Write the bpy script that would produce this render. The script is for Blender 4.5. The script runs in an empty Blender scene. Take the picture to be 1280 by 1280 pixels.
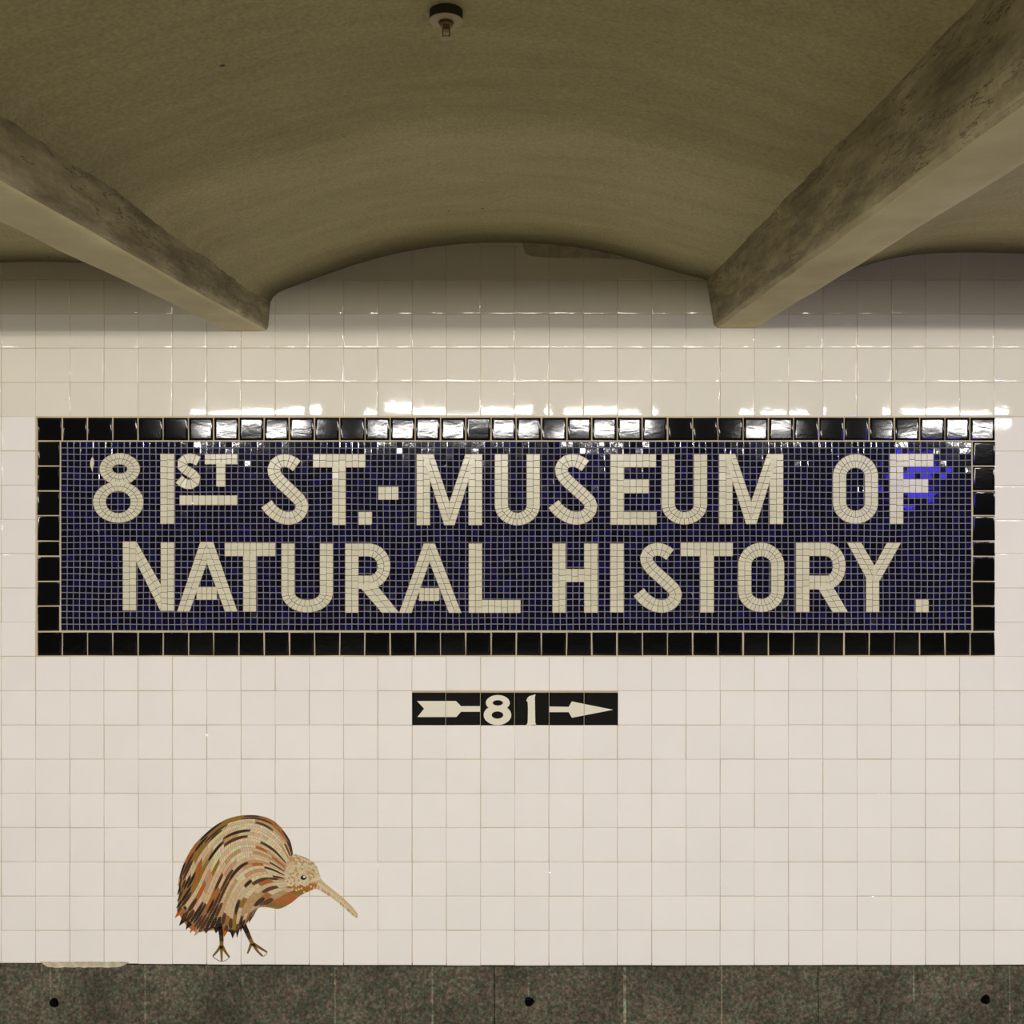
import bpy, math, random
from mathutils import Vector, noise

random.seed(81)
C = bpy.context.scene.collection
S = 0.0025                      # metres per photo unit on the wall plane
VX, VY = 650.0, 590.0           # where the camera axis meets the wall
CAMZ = 1.84
DIST = 3.0

def W(px, py, h=0.0):
    return Vector(((px - VX) * S, -h, CAMZ + (VY - py) * S))

# ------------------------------------------------------------------ materials
def new_mat(name):
    m = bpy.data.materials.new(name); m.use_nodes = True
    nt = m.node_tree; b = nt.nodes['Principled BSDF']
    return m, nt, b

def attr_mat(name, rough=0.2, spec=0.5, bump=0.0, bump_scale=30.0, rough_var=0.0, bump_dist=0.002, dirt=0.0, stretch=None):
    m, nt, b = new_mat(name)
    a = nt.nodes.new('ShaderNodeAttribute'); a.attribute_name = 'Col'
    colour = a.outputs['Color']
    tc = nt.nodes.new('ShaderNodeTexCoord')
    if dirt > 0:
        n2 = nt.nodes.new('ShaderNodeTexNoise'); n2.inputs['Scale'].default_value = 9.0; n2.inputs['Detail'].default_value = 8
        nt.links.new(tc.outputs['Object'], n2.inputs['Vector'])
        r2 = nt.nodes.new('ShaderNodeMapRange'); r2.inputs['From Min'].default_value = 0.3; r2.inputs['From Max'].default_value = 0.75
        r2.inputs['To Min'].default_value = 1.0; r2.inputs['To Max'].default_value = 1.0 - dirt
        nt.links.new(n2.outputs['Fac'], r2.inputs['Value'])
        mx = nt.nodes.new('ShaderNodeVectorMath'); mx.operation = 'SCALE'
        nt.links.new(colour, mx.inputs[0]); nt.links.new(r2.outputs['Result'], mx.inputs['Scale'])
        colour = mx.outputs['Vector']
    nt.links.new(colour, b.inputs['Base Color'])
    b.inputs['Roughness'].default_value = rough
    b.inputs['Specular IOR Level'].default_value = spec
    if bump > 0:
        n = nt.nodes.new('ShaderNodeTexNoise'); n.inputs['Scale'].default_value = bump_scale
        n.inputs['Detail'].default_value = 2.0
        src = tc.outputs['Object']
        if stretch:
            mp = nt.nodes.new('ShaderNodeMapping'); mp.inputs['Scale'].default_value = stretch; mp.inputs['Rotation'].default_value = (0, 0.25, 0)
            nt.links.new(src, mp.inputs['Vector']); src = mp.outputs['Vector']; n.inputs['Distortion'].default_value = 0.6
        nt.links.new(src, n.inputs['Vector'])
        bp = nt.nodes.new('ShaderNodeBump'); bp.inputs['Strength'].default_value = bump; bp.inputs['Distance'].default_value = bump_dist
        nt.links.new(n.outputs['Fac'], bp.inputs['Height']); nt.links.new(bp.outputs['Normal'], b.inputs['Normal'])
    return m

M_WHITE = attr_mat('white glazed tile', 0.035, 0.5, 0.07, 45.0, bump_dist=0.001, dirt=0.03)
M_BLACK = attr_mat('black glazed tile', 0.09, 0.27, 0.10, 26.0, bump_dist=0.002, stretch=(0.6, 1.0, 1.5))
M_BLUE = attr_mat('navy glass tessera', 0.05, 0.45, 0.1, 120.0, bump_dist=0.0006)
M_CREAM = attr_mat('cream mosaic tessera', 0.22, 0.4)
M_GROUT = attr_mat('cement grout', 0.9, 0.2, 0.3, 400.0, dirt=0.25)
M_BIRD = attr_mat('bird mosaic tessera', 0.30, 0.35)
M_INLAY = attr_mat('black and white sign tile', 0.12, 0.2, 0.05, 20.0)

def ceiling_mat():
    m, nt, b = new_mat('olive ceiling paint')
    L = nt.links.new; N = nt.nodes.new
    tc = N('ShaderNodeTexCoord')
    big = N('ShaderNodeTexNoise'); big.inputs['Scale'].default_value = 2.2; big.inputs['Detail'].default_value = 6
    L(tc.outputs['Object'], big.inputs['Vector'])
    mp = N('ShaderNodeMapping'); mp.inputs['Scale'].default_value = (2.0, 9.0, 3.0)
    L(tc.outputs['Object'], mp.inputs['Vector'])
    st = N('ShaderNodeTexNoise'); st.inputs['Scale'].default_value = 2.0; st.inputs['Detail'].default_value = 5
    L(mp.outputs['Vector'], st.inputs['Vector'])
    cr = N('ShaderNodeValToRGB')
    cr.color_ramp.elements[0].position = 0.3; cr.color_ramp.elements[0].color = (0.30, 0.262, 0.112, 1)
    cr.color_ramp.elements[1].position = 0.72; cr.color_ramp.elements[1].color = (0.405, 0.36, 0.172, 1)
    mx = N('ShaderNodeMath'); mx.operation = 'ADD'; mx.inputs[1].default_value = 0
    md = N('ShaderNodeMath'); md.operation = 'MULTIPLY_ADD'; md.inputs[1].default_value = 0.5
    L(big.outputs['Fac'], md.inputs[0])
    hf = N('ShaderNodeMath'); hf.operation = 'MULTIPLY'; hf.inputs[1].default_value = 0.5
    L(st.outputs['Fac'], hf.inputs[0]); L(hf.outputs[0], md.inputs[2])
    L(md.outputs[0], cr.inputs['Fac'])
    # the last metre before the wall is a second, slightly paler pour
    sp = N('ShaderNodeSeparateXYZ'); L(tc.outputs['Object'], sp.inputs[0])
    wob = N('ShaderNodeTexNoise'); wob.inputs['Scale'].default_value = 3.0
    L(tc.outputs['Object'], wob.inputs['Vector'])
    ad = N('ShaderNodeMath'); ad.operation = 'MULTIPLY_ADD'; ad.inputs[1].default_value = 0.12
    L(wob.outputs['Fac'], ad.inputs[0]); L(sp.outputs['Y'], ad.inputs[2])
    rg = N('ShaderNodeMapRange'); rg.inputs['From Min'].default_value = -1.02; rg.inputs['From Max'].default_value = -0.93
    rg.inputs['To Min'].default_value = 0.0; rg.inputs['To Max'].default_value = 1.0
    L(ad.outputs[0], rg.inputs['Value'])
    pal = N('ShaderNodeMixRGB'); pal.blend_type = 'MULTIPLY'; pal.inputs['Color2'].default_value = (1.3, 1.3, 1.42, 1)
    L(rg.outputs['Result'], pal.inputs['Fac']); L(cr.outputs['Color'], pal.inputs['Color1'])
    # pitting: sparse dark specks
    vo = N('ShaderNodeTexVoronoi'); vo.inputs['Scale'].default_value = 9.0
    L(tc.outputs['Object'], vo.inputs['Vector'])
    rs = N('ShaderNodeMapRange'); rs.inputs['From Min'].default_value = 0.03; rs.inputs['From Max'].default_value = 0.055
    L(vo.outputs['Distance'], rs.inputs['Value'])
    wn = N('ShaderNodeTexNoise'); wn.inputs['Scale'].default_value = 2.6; L(tc.outputs['Object'], wn.inputs['Vector'])
    gt = N('ShaderNodeMath'); gt.operation = 'LESS_THAN'; gt.inputs[1].default_value = 0.56; L(wn.outputs['Fac'], gt.inputs[0])
    mxs = N('ShaderNodeMath'); mxs.operation = 'MAXIMUM'; L(rs.outputs['Result'], mxs.inputs[0]); L(gt.outputs[0], mxs.inputs[1])
    spk = N('ShaderNodeMixRGB'); spk.inputs['Color1'].default_value = (0.06, 0.045, 0.02, 1)
    L(mxs.outputs[0], spk.inputs['Fac']); L(pal.outputs['Color'], spk.inputs['Color2'])
    gn = N('ShaderNodeTexNoise'); gn.inputs['Scale'].default_value = 150; gn.inputs['Detail'].default_value = 3
    L(tc.outputs['Object'], gn.inputs['Vector'])
    gr = N('ShaderNodeMapRange'); gr.inputs['From Min'].default_value = 0.25; gr.inputs['From Max'].default_value = 0.75
    gr.inputs['To Min'].default_value = 0.78; gr.inputs['To Max'].default_value = 1.22
    L(gn.outputs['Fac'], gr.inputs['Value'])
    gs = N('ShaderNodeVectorMath'); gs.operation = 'SCALE'; L(spk.outputs['Color'], gs.inputs[0]); L(gr.outputs['Result'], gs.inputs['Scale'])
    # sooty angle where vault meets wall, corner shade darkened into the paint too
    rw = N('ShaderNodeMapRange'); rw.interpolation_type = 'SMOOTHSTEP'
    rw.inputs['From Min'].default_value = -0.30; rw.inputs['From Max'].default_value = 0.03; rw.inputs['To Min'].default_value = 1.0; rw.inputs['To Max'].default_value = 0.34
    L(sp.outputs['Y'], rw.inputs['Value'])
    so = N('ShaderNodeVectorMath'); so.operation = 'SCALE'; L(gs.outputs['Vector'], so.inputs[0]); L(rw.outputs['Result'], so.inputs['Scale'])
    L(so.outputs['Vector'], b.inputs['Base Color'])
    b.inputs['Roughness'].default_value = 0.6; b.inputs['Specular IOR Level'].default_value = 0.3
    fine = N('ShaderNodeTexNoise'); fine.inputs['Scale'].default_value = 26; fine.inputs['Detail'].default_value = 8
    L(tc.outputs['Object'], fine.inputs['Vector'])
    sm = N('ShaderNodeMath'); sm.operation = 'MULTIPLY_ADD'; sm.inputs[1].default_value = 2.0
    L(st.outputs['Fac'], sm.inputs[0]); L(fine.outputs['Fac'], sm.inputs[2])
    bp = N('ShaderNodeBump'); bp.inputs['Strength'].default_value = 0.45; bp.inputs['Distance'].default_value = 0.012
    L(sm.outputs[0], bp.inputs['Height']); L(bp.outputs['Normal'], b.inputs['Normal'])
    return m
M_CEIL = ceiling_mat()

def beam_mat():
    m, nt, b = new_mat('grimy painted concrete beam')
    L = nt.links.new; N = nt.nodes.new
    tc = N('ShaderNodeTexCoord'); geo = N('ShaderNodeNewGeometry')
    n1 = N('ShaderNodeTexNoise'); n1.inputs['Scale'].default_value = 5; n1.inputs['Detail'].default_value = 8
    L(tc.outputs['Object'], n1.inputs['Vector'])
    cr = N('ShaderNodeValToRGB')
    cr.color_ramp.elements[0].position = 0.3; cr.color_ramp.elements[0].color = (0.52, 0.45, 0.24, 1)
    cr.color_ramp.elements[1].position = 0.7; cr.color_ramp.elements[1].color = (0.70, 0.62, 0.36, 1)
    L(n1.outputs['Fac'], cr.inputs['Fac'])
    # long dirt streaks and cracks on the upright faces
    mp = N('ShaderNodeMapping'); mp.inputs['Scale'].default_value = (6.0, 2.2, 12.0)
    L(tc.outputs['Object'], mp.inputs['Vector'])
    n2 = N('ShaderNodeTexNoise'); n2.inputs['Scale'].default_value = 2.0; n2.inputs['Detail'].default_value = 10; n2.inputs['Roughness'].default_value = 0.72
    L(mp.outputs['Vector'], n2.inputs['Vector'])
    rs = N('ShaderNodeMapRange'); rs.inputs['From Min'].default_value = 0.38; rs.inputs['From Max'].default_value = 0.66
    rs.inputs['To Min'].default_value = 0.85; rs.inputs['To Max'].default_value = 0.25
    L(n2.outputs['Fac'], rs.inputs['Value'])
    m3 = N('ShaderNodeMapping'); m3.inputs['Scale'].default_value = (9.0, 2.0, 17.0); m3.inputs['Location'].default_value = (3, 1, 7)
    L(tc.outputs['Object'], m3.inputs['Vector'])
    n5 = N('ShaderNodeTexNoise'); n5.inputs['Scale'].default_value = 1.6; n5.inputs['Detail'].default_value = 7; n5.inputs['Roughness'].default_value = 0.6
    L(m3.outputs['Vector'], n5.inputs['Vector'])
    d5 = N('ShaderNodeMath'); d5.operation = 'SUBTRACT'; d5.inputs[1].default_value = 0.54; L(n5.outputs['Fac'], d5.inputs[0])
    a5 = N('ShaderNodeMath'); a5.operation = 'ABSOLUTE'; L(d5.outputs[0], a5.inputs[0])
    ck = N('ShaderNodeMapRange'); ck.inputs['From Min'].default_value = 0.003; ck.inputs['From Max'].default_value = 0.013
    ck.inputs['To Min'].default_value = 1.0; ck.inputs['To Max'].default_value = 0.0
    L(a5.outputs[0], ck.inputs['Value'])
    r2 = N('ShaderNodeMapRange'); r2.inputs['From Min'].default_value = 0.0; r2.inputs['From Max'].default_value = 1.0
    r2.inputs['To Min'].default_value = 0.0; r2.inputs['To Max'].default_value = 1.0
    mxk = N('ShaderNodeMath'); mxk.operation = 'MAXIMUM'; L(rs.outputs['Result'], mxk.inputs[0])
    hk = N('ShaderNodeMath'); hk.operation = 'MULTIPLY'; hk.inputs[1].default_value = 1.0; L(ck.outputs['Result'], hk.inputs[0]); L(hk.outputs[0], mxk.inputs[1])
    L(mxk.outputs[0], r2.inputs['Value'])
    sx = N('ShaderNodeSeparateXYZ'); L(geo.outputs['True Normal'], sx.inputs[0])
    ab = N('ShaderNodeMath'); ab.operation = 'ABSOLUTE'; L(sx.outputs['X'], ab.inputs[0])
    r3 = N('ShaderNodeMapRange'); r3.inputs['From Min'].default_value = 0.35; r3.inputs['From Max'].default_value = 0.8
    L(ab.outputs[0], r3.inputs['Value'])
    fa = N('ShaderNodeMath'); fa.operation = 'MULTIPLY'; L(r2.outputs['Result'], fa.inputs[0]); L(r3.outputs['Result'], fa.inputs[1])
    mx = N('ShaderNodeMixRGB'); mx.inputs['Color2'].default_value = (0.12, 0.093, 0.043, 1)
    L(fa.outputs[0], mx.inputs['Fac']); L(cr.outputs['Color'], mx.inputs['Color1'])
    L(mx.outputs['Color'], b.inputs['Base Color'])
    b.inputs['Roughness'].default_value = 0.65
    n3 = N('ShaderNodeTexNoise'); n3.inputs['Scale'].default_value = 45; n3.inputs['Detail'].default_value = 6
    L(tc.outputs['Object'], n3.inputs['Vector'])
    bp = N('ShaderNodeBump'); bp.inputs['Strength'].default_value = 0.5; bp.inputs['Distance'].default_value = 0.006
    L(n3.outputs['Fac'], bp.inputs['Height']); L(bp.outputs['Normal'], b.inputs['Normal'])
    return m
M_BEAM = beam_mat()

def granite_mat():
    m, nt, b = new_mat('speckled grey green granite')
    L = nt.links.new; N = nt.nodes.new
    tc = N('ShaderNodeTexCoord')
    a = N('ShaderNodeAttribute'); a.attribute_name = 'Col'
    n = N('ShaderNodeTexNoise'); n.inputs['Scale'].default_value = 110; n.inputs['Detail'].default_value = 6; n.inputs['Roughness'].default_value = 0.7
    L(tc.outputs['Object'], n.inputs['Vector'])
    cr = N('ShaderNodeValToRGB')
    e = cr.color_ramp.elements
    e[0].position = 0.32; e[0].color = (0.028, 0.024, 0.016, 1)
    e[1].position = 0.72; e[1].color = (0.24, 0.22, 0.165, 1)
    e.new(0.5).color = (0.092, 0.084, 0.060, 1)
    L(n.outputs['Fac'], cr.inputs['Fac'])
    n2 = N('ShaderNodeTexNoise'); n2.inputs['Scale'].default_value = 38; n2.inputs['Detail'].default_value = 4
    L(tc.outputs['Object'], n2.inputs['Vector'])
    c2 = N('ShaderNodeValToRGB')
    c2.color_ramp.elements[0].position = 0.36; c2.color_ramp.elements[0].color = (0.80, 0.95, 0.85, 1)
    c2.color_ramp.elements[1].position = 0.64; c2.color_ramp.elements[1].color = (1.12, 0.95, 0.9, 1)
    L(n2.outputs['Fac'], c2.inputs['Fac'])
    m1 = N('ShaderNodeMixRGB'); m1.blend_type = 'MULTIPLY'; m1.inputs['Fac'].default_value = 1
    L(cr.outputs['Color'], m1.inputs['Color1']); L(c2.outputs['Color'], m1.inputs['Color2'])
    n4 = N('ShaderNodeTexNoise'); n4.inputs['Scale'].default_value = 5; n4.inputs['Detail'].default_value = 5
    L(tc.outputs['Object'], n4.inputs['Vector'])
    r4 = N('ShaderNodeMapRange'); r4.inputs['From Min'].default_value = 0.3; r4.inputs['From Max'].default_value = 0.7
    r4.inputs['To Min'].default_value = 0.55; r4.inputs['To Max'].default_value = 1.15
    L(n4.outputs['Fac'], r4.inputs['Value'])
    sc = N('ShaderNodeVectorMath'); sc.operation = 'SCALE'; L(m1.outputs['Color'], sc.inputs[0]); L(r4.outputs['Result'], sc.inputs['Scale'])
    m2 = N('ShaderNodeMixRGB'); m2.blend_type = 'MULTIPLY'; m2.inputs['Fac'].default_value = 1
    L(sc.outputs['Vector'], m2.inputs['Color1']); L(a.outputs['Color'], m2.inputs['Color2'])
    L(m2.outputs['Color'], b.inputs['Base Color'])
    b.inputs['Roughness'].default_value = 0.45; b.inputs['Specular IOR Level'].default_value = 0.25
    bp = N('ShaderNodeBump'); bp.inputs['Strength'].default_value = 0.25; bp.inputs['Distance'].default_value = 0.001
    L(n.outputs['Fac'], bp.inputs['Height']); L(bp.outputs['Normal'], b.inputs['Normal'])
    return m
M_GRANITE = granite_mat()

def plain_mat(name, col, rough=0.6, metal=0.0, noise_amt=0.2, scale=30):
    m, nt, b = new_mat(name)
    tc = nt.nodes.new('ShaderNodeTexCoord')
    n = nt.nodes.new('ShaderNodeTexNoise'); n.inputs['Scale'].default_value = scale; n.inputs['Detail'].default_value = 6
    nt.links.new(tc.outputs['Object'], n.inputs['Vector'])
    cr = nt.nodes.new('ShaderNodeValToRGB')
    cr.color_ramp.elements[0].position = 0.3; cr.color_ramp.elements[1].position = 0.7
    cr.color_ramp.elements[0].color = tuple(c * (1 - noise_amt) for c in col) + (1,)
    cr.color_ramp.elements[1].color = tuple(min(1, c * (1 + noise_amt)) for c in col) + (1,)
    nt.links.new(n.outputs['Fac'], cr.inputs['Fac']); nt.links.new(cr.outputs['Color'], b.inputs['Base Color'])
    b.inputs['Roughness'].default_value = rough; b.inputs['Metallic'].default_value = metal
    return m
M_FLOOR = plain_mat('grey concrete platform', (0.30, 0.28, 0.24), 0.7, 0, 0.2, 6)
M_HOLE = plain_mat('black hole backing', (0.006, 0.006, 0.006), 0.95)  # near-black backing inside the drill holes
M_SPRINK = plain_mat('olive painted sprinkler plate', (0.36, 0.31, 0.17), 0.45, 0, 0.12)
M_BRASS = plain_mat('tarnished brass', (0.20, 0.13, 0.05), 0.4, 0.6)
M_SHADOW_CUP = plain_mat('dark shadow cup', (0.02, 0.017, 0.01), 0.8)  # dark colour paints the shadow behind the sprinkler plate
M_MORTAR = plain_mat('pale mortar', (0.50, 0.43, 0.31), 0.9, 0, 0.35, 40)
M_PATCH = plain_mat('brown plaster patch', (0.32, 0.27, 0.17), 0.9, 0, 0.2, 40)
M_STEEL = plain_mat('white enamelled steel', (0.7, 0.7, 0.68), 0.5)

# ------------------------------------------------------------------ geometry helpers
def area2(p):
    return sum(p[i][0] * p[(i + 1) % len(p)][1] - p[(i + 1) % len(p)][0] * p[i][1] for i in range(len(p)))

def ccw(p):                      # as seen from in front of the wall
    return list(p) if area2(p) < 0 else list(reversed(p))

def inset(p, d):
    n = len(p); out = []
    for i in range(n):
        a, b, c = p[i - 1], p[i], p[(i + 1) % n]
        d1 = (b[0] - a[0], b[1] - a[1]); d2 = (c[0] - b[0], c[1] - b[1])
        l1 = math.hypot(*d1) or 1e-9; l2 = math.hypot(*d2) or 1e-9
        n1 = (d1[1] / l1, -d1[0] / l1); n2 = (d2[1] / l2, -d2[0] / l2)
        k = 1 + n1[0] * n2[0] + n1[1] * n2[1]
        k = max(k, 0.35)
        out.append((b[0] + d * (n1[0] + n2[0]) / k, b[1] + d * (n1[1] + n2[1]) / k))
    return out

def clip(p, a, b, c):            # keep a*x + b*y <= c
    out = []
    for i in range(len(p)):
        u, v = p[i], p[(i + 1) % len(p)]
        fu, fv = a * u[0] + b * u[1] - c, a * v[0] + b * v[1] - c
        if fu <= 0: out.append(u)
        if (fu < 0 < fv) or (fv < 0 < fu):
            t = fu / (fu - fv); out.append((u[0] + t * (v[0] - u[0]), u[1] + t * (v[1] - u[1])))
    return out

def clean(p):
    out = []
    for q in p:
        if not out or math.hypot(q[0] - out[-1][0], q[1] - out[-1][1]) > 0.12: out.append(q)
    if len(out) > 1 and math.hypot(out[0][0] - out[-1][0], out[0][1] - out[-1][1]) <= 0.12: out.pop()
    return out

class TM:
    """tile mesh: collects tiles with a colour each, builds ONE mesh object"""
    def __init__(s): s.v = []; s.f = []; s.c = []; s.sm = []
    def face(s, idx, col, smooth=False): s.f.append(idx); s.c.append(col); s.sm.append(smooth)
    def plate(s, poly, h0, h1, col):
        p = ccw(clean(poly)); n = len(p)
        if n < 3: return
        o = len(s.v)
        for q in p: s.v.append(W(q[0], q[1], h1))
        for q in p: s.v.append(W(q[0], q[1], h0))
        s.face(list(range(o, o + n)), col)
        for i in range(n):
            j = (i + 1) % n
            s.face([o + i, o + n + i, o + n + j, o + j], col)
    def tile(s, poly, h0, h1, gap, bev, bevh, col, tilt=(0, 0), cushion=None):
        p = ccw(clean(poly))
        if len(p) < 3: return
        p = inset(p, gap); a = -area2(p) / 2
        if a < 0.4: return
        n = len(p); cx = sum(q[0] for q in p) / n; cy = sum(q[1] for q in p) / n
        rings = [(p, h0), (p, h1 - bevh)]
        if cushion:
            rings.append((inset(p, bev), h1 - bevh * 0.12))
            if isinstance(cushion, tuple):
                ax = max(abs(q[0] - cx) for q in p); ay = max(abs(q[1] - cy) for q in p)
                rings.append(([(cx + (q[0] - cx) * (1 - cushion[0] / ax), cy + (q[1] - cy) * (1 - cushion[1] / ay)) for q in p], h1))
            else: rings.append((inset(p, cushion), h1))
        else:
            q = inset(p, bev)
            if -area2(q) <= 0.2: q = [(cx + (u[0] - cx) * .7, cy + (u[1] - cy) * .7) for u in p]
            rings.append((q, h1))
        o = len(s.v); 
        for k, (r, h) in enumerate(rings):
            for q in r:
                hh = h if k == 0 else h + (tilt[0] * (q[0] - cx) + tilt[1] * (q[1] - cy)) * S
                s.v.append(W(q[0], q[1], hh))
        m = len(rings)
        for k in range(m - 1):
            for i in range(n):
                j = (i + 1) % n
                s.face([o + k * n + i, o + k * n + j, o + (k + 1) * n + j, o + (k + 1) * n + i], col, bool(cushion) and k > 0)
        s.face([o + (m - 1) * n + i for i in range(n)], col, bool(cushion))
    def build(s, name, mat, parent=None, loc=None):
        me = bpy.data.meshes.new(name)
        o = parent.location.copy() if parent else (loc or Vector((0, 0, 0)))
        me.from_pydata([v - o for v in s.v], [], s.f)
        at = me.color_attributes.new('Col', 'FLOAT_COLOR', 'CORNER')
        buf = []
        for f, c in zip(s.f, s.c):
            buf.extend((c[0], c[1], c[2], 1.0) * len(f))
        at.data.foreach_set('color', buf)
        me.polygons.foreach_set('use_smooth', s.sm)
        me.materials.append(mat); me.update()
        ob = bpy.data.objects.new(name, me); C.objects.link(ob)
        if parent: ob.parent = parent
        elif loc: ob.location = loc
        return ob

def mesh_obj(name, verts, faces, mat, parent=None, smooth=False, loc=None):
    me = bpy.data.meshes.new(name)
    o = loc if loc is not None else (parent.location if parent else Vector((0, 0, 0)))
    me.from_pydata([Vector(v) - o for v in verts], [], faces)
    me.polygons.foreach_set('use_smooth', [smooth] * len(me.polygons))
    me.materials.append(mat); me.update()
    ob = bpy.data.objects.new(name, me); C.objects.link(ob)
    if parent: ob.parent = parent
    elif loc is not None: ob.location = loc
    return ob

def thing(name, label, cat, loc):
    o = bpy.data.objects.new(name, None); C.objects.link(o)
    o.location = loc; o.empty_display_size = 0.05
    o['label'] = label; o['category'] = cat
    return o

def struct(o, label, cat):
    o['kind'] = 'structure'; o['label'] = label; o['category'] = cat
    return o

def rnd_tilt(sd, out=0.0, p=0.0):
    k = out if random.random() < p else sd
    return (random.gauss(0, k), random.gauss(0, k))

def vary(c, a):
    k = 1 + random.uniform(-a, a); return (c[0] * k, c[1] * k, c[2] * k)

def catmull(pts, n):
    out = []; P = [pts[0]] + list(pts) + [pts[-1]]
    for i in range(1, len(P) - 2):
        p0, p1, p2, p3 = P[i - 1], P[i], P[i + 1], P[i + 2]
        for k in range(n):
            t = k / n; q = []
            for a in range(len(p1)):
                q.append(0.5 * (2 * p1[a] + (p2[a] - p0[a]) * t + (2 * p0[a] - 5 * p1[a] + 4 * p2[a] - p3[a]) * t * t + (3 * p1[a] - p0[a] - 3 * p2[a] + p3[a]) * t ** 3))
            out.append(tuple(q))
    out.append(tuple(pts[-1])); return out

def resample(pts, n):
    d = [0.0]
    for a, b in zip(pts, pts[1:]): d.append(d[-1] + math.hypot(b[0] - a[0], b[1] - a[1]))
    out = []; j = 0
    for k in range(n + 1):
        t = d[-1] * k / n
        while j < len(d) - 2 and d[j + 1] < t: j += 1
        u = (t - d[j]) / max(1e-9, d[j + 1] - d[j])
        out.append((pts[j][0] + u * (pts[j + 1][0] - pts[j][0]), pts[j][1] + u * (pts[j + 1][1] - pts[j][1])))
    return out

# ------------------------------------------------------------------ the white tiled wall
PX, PY, X0, Y0 = 42.72, 42.75, 643.5, 521.0
GROUT = (0.60, 0.50, 0.33)
def base_y(x):                    # where the tiling stops above the granite
    return 1206.0 - (3.6 * ((640 - x) / 640.0) ** 2 if x < 640 else 0.8 * ((x - 640) / 640.0) ** 2)
w = TM(); g = TM()
c0, c1 = -24, 26
for i in range(c0, c1):
    for j in range(-7, 16):
        x0, x1 = X0 + i * PX, X0 + (i + 1) * PX; y0, y1 = Y0 + j * PY, Y0 + (j + 1) * PY
        if -14 <= i < 14 and 0 <= j < 7: continue           # the name sign is set in here
        if -3 <= i < 3 and j == 8: continue                 # the direction sign
        ya, yb = y1, y1
        if j == 15: ya, yb = max(base_y(max(x0, -200)), 1195), max(base_y(min(x1, 1500)), 1195)
        jx = random.uniform(-.25, .25); jy = random.uniform(-.25, .25)
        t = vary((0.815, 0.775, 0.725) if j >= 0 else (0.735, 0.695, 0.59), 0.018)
        soot_shade = {-7: .6, -6: .6, -5: .66, -4: .8, -3: .97}.get(j, 1.0)   # sooty tiles, with the vault's shadow darkened into the upper rows
        t = (t[0] * soot_shade, t[1] * soot_shade ** 1.08, t[2] * soot_shade ** 1.55)
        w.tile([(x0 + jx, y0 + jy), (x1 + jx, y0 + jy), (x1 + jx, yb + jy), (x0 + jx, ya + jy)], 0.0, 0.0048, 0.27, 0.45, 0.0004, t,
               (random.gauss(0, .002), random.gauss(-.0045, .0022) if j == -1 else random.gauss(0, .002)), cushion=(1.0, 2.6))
wall = TM()
L_, R_ = X0 + c0 * PX, X0 + c1 * PX
wall.plate([(L_, 180), (R_, 180), (R_, 1203), (L_, 1203)], -0.08, 0.0041, GROUT)
wall_back = wall.build('wall_back', M_GROUT)
struct(wall_back, 'white glazed square tile wall behind the mosaic sign', 'wall')
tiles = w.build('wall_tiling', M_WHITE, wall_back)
# plaster smear over the top course beside the crown of the vault
pp = catmull([(653, 300), (655, 312), (662, 320), (700, 323), (750, 323.5), (798, 325), (812, 318), (820, 300)], 6)
pt = TM(); pt.plate(pp, 0.004, 0.0056, (1, 1, 1)); pt.build('plaster_patch', M_PATCH, wall_back)

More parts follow.
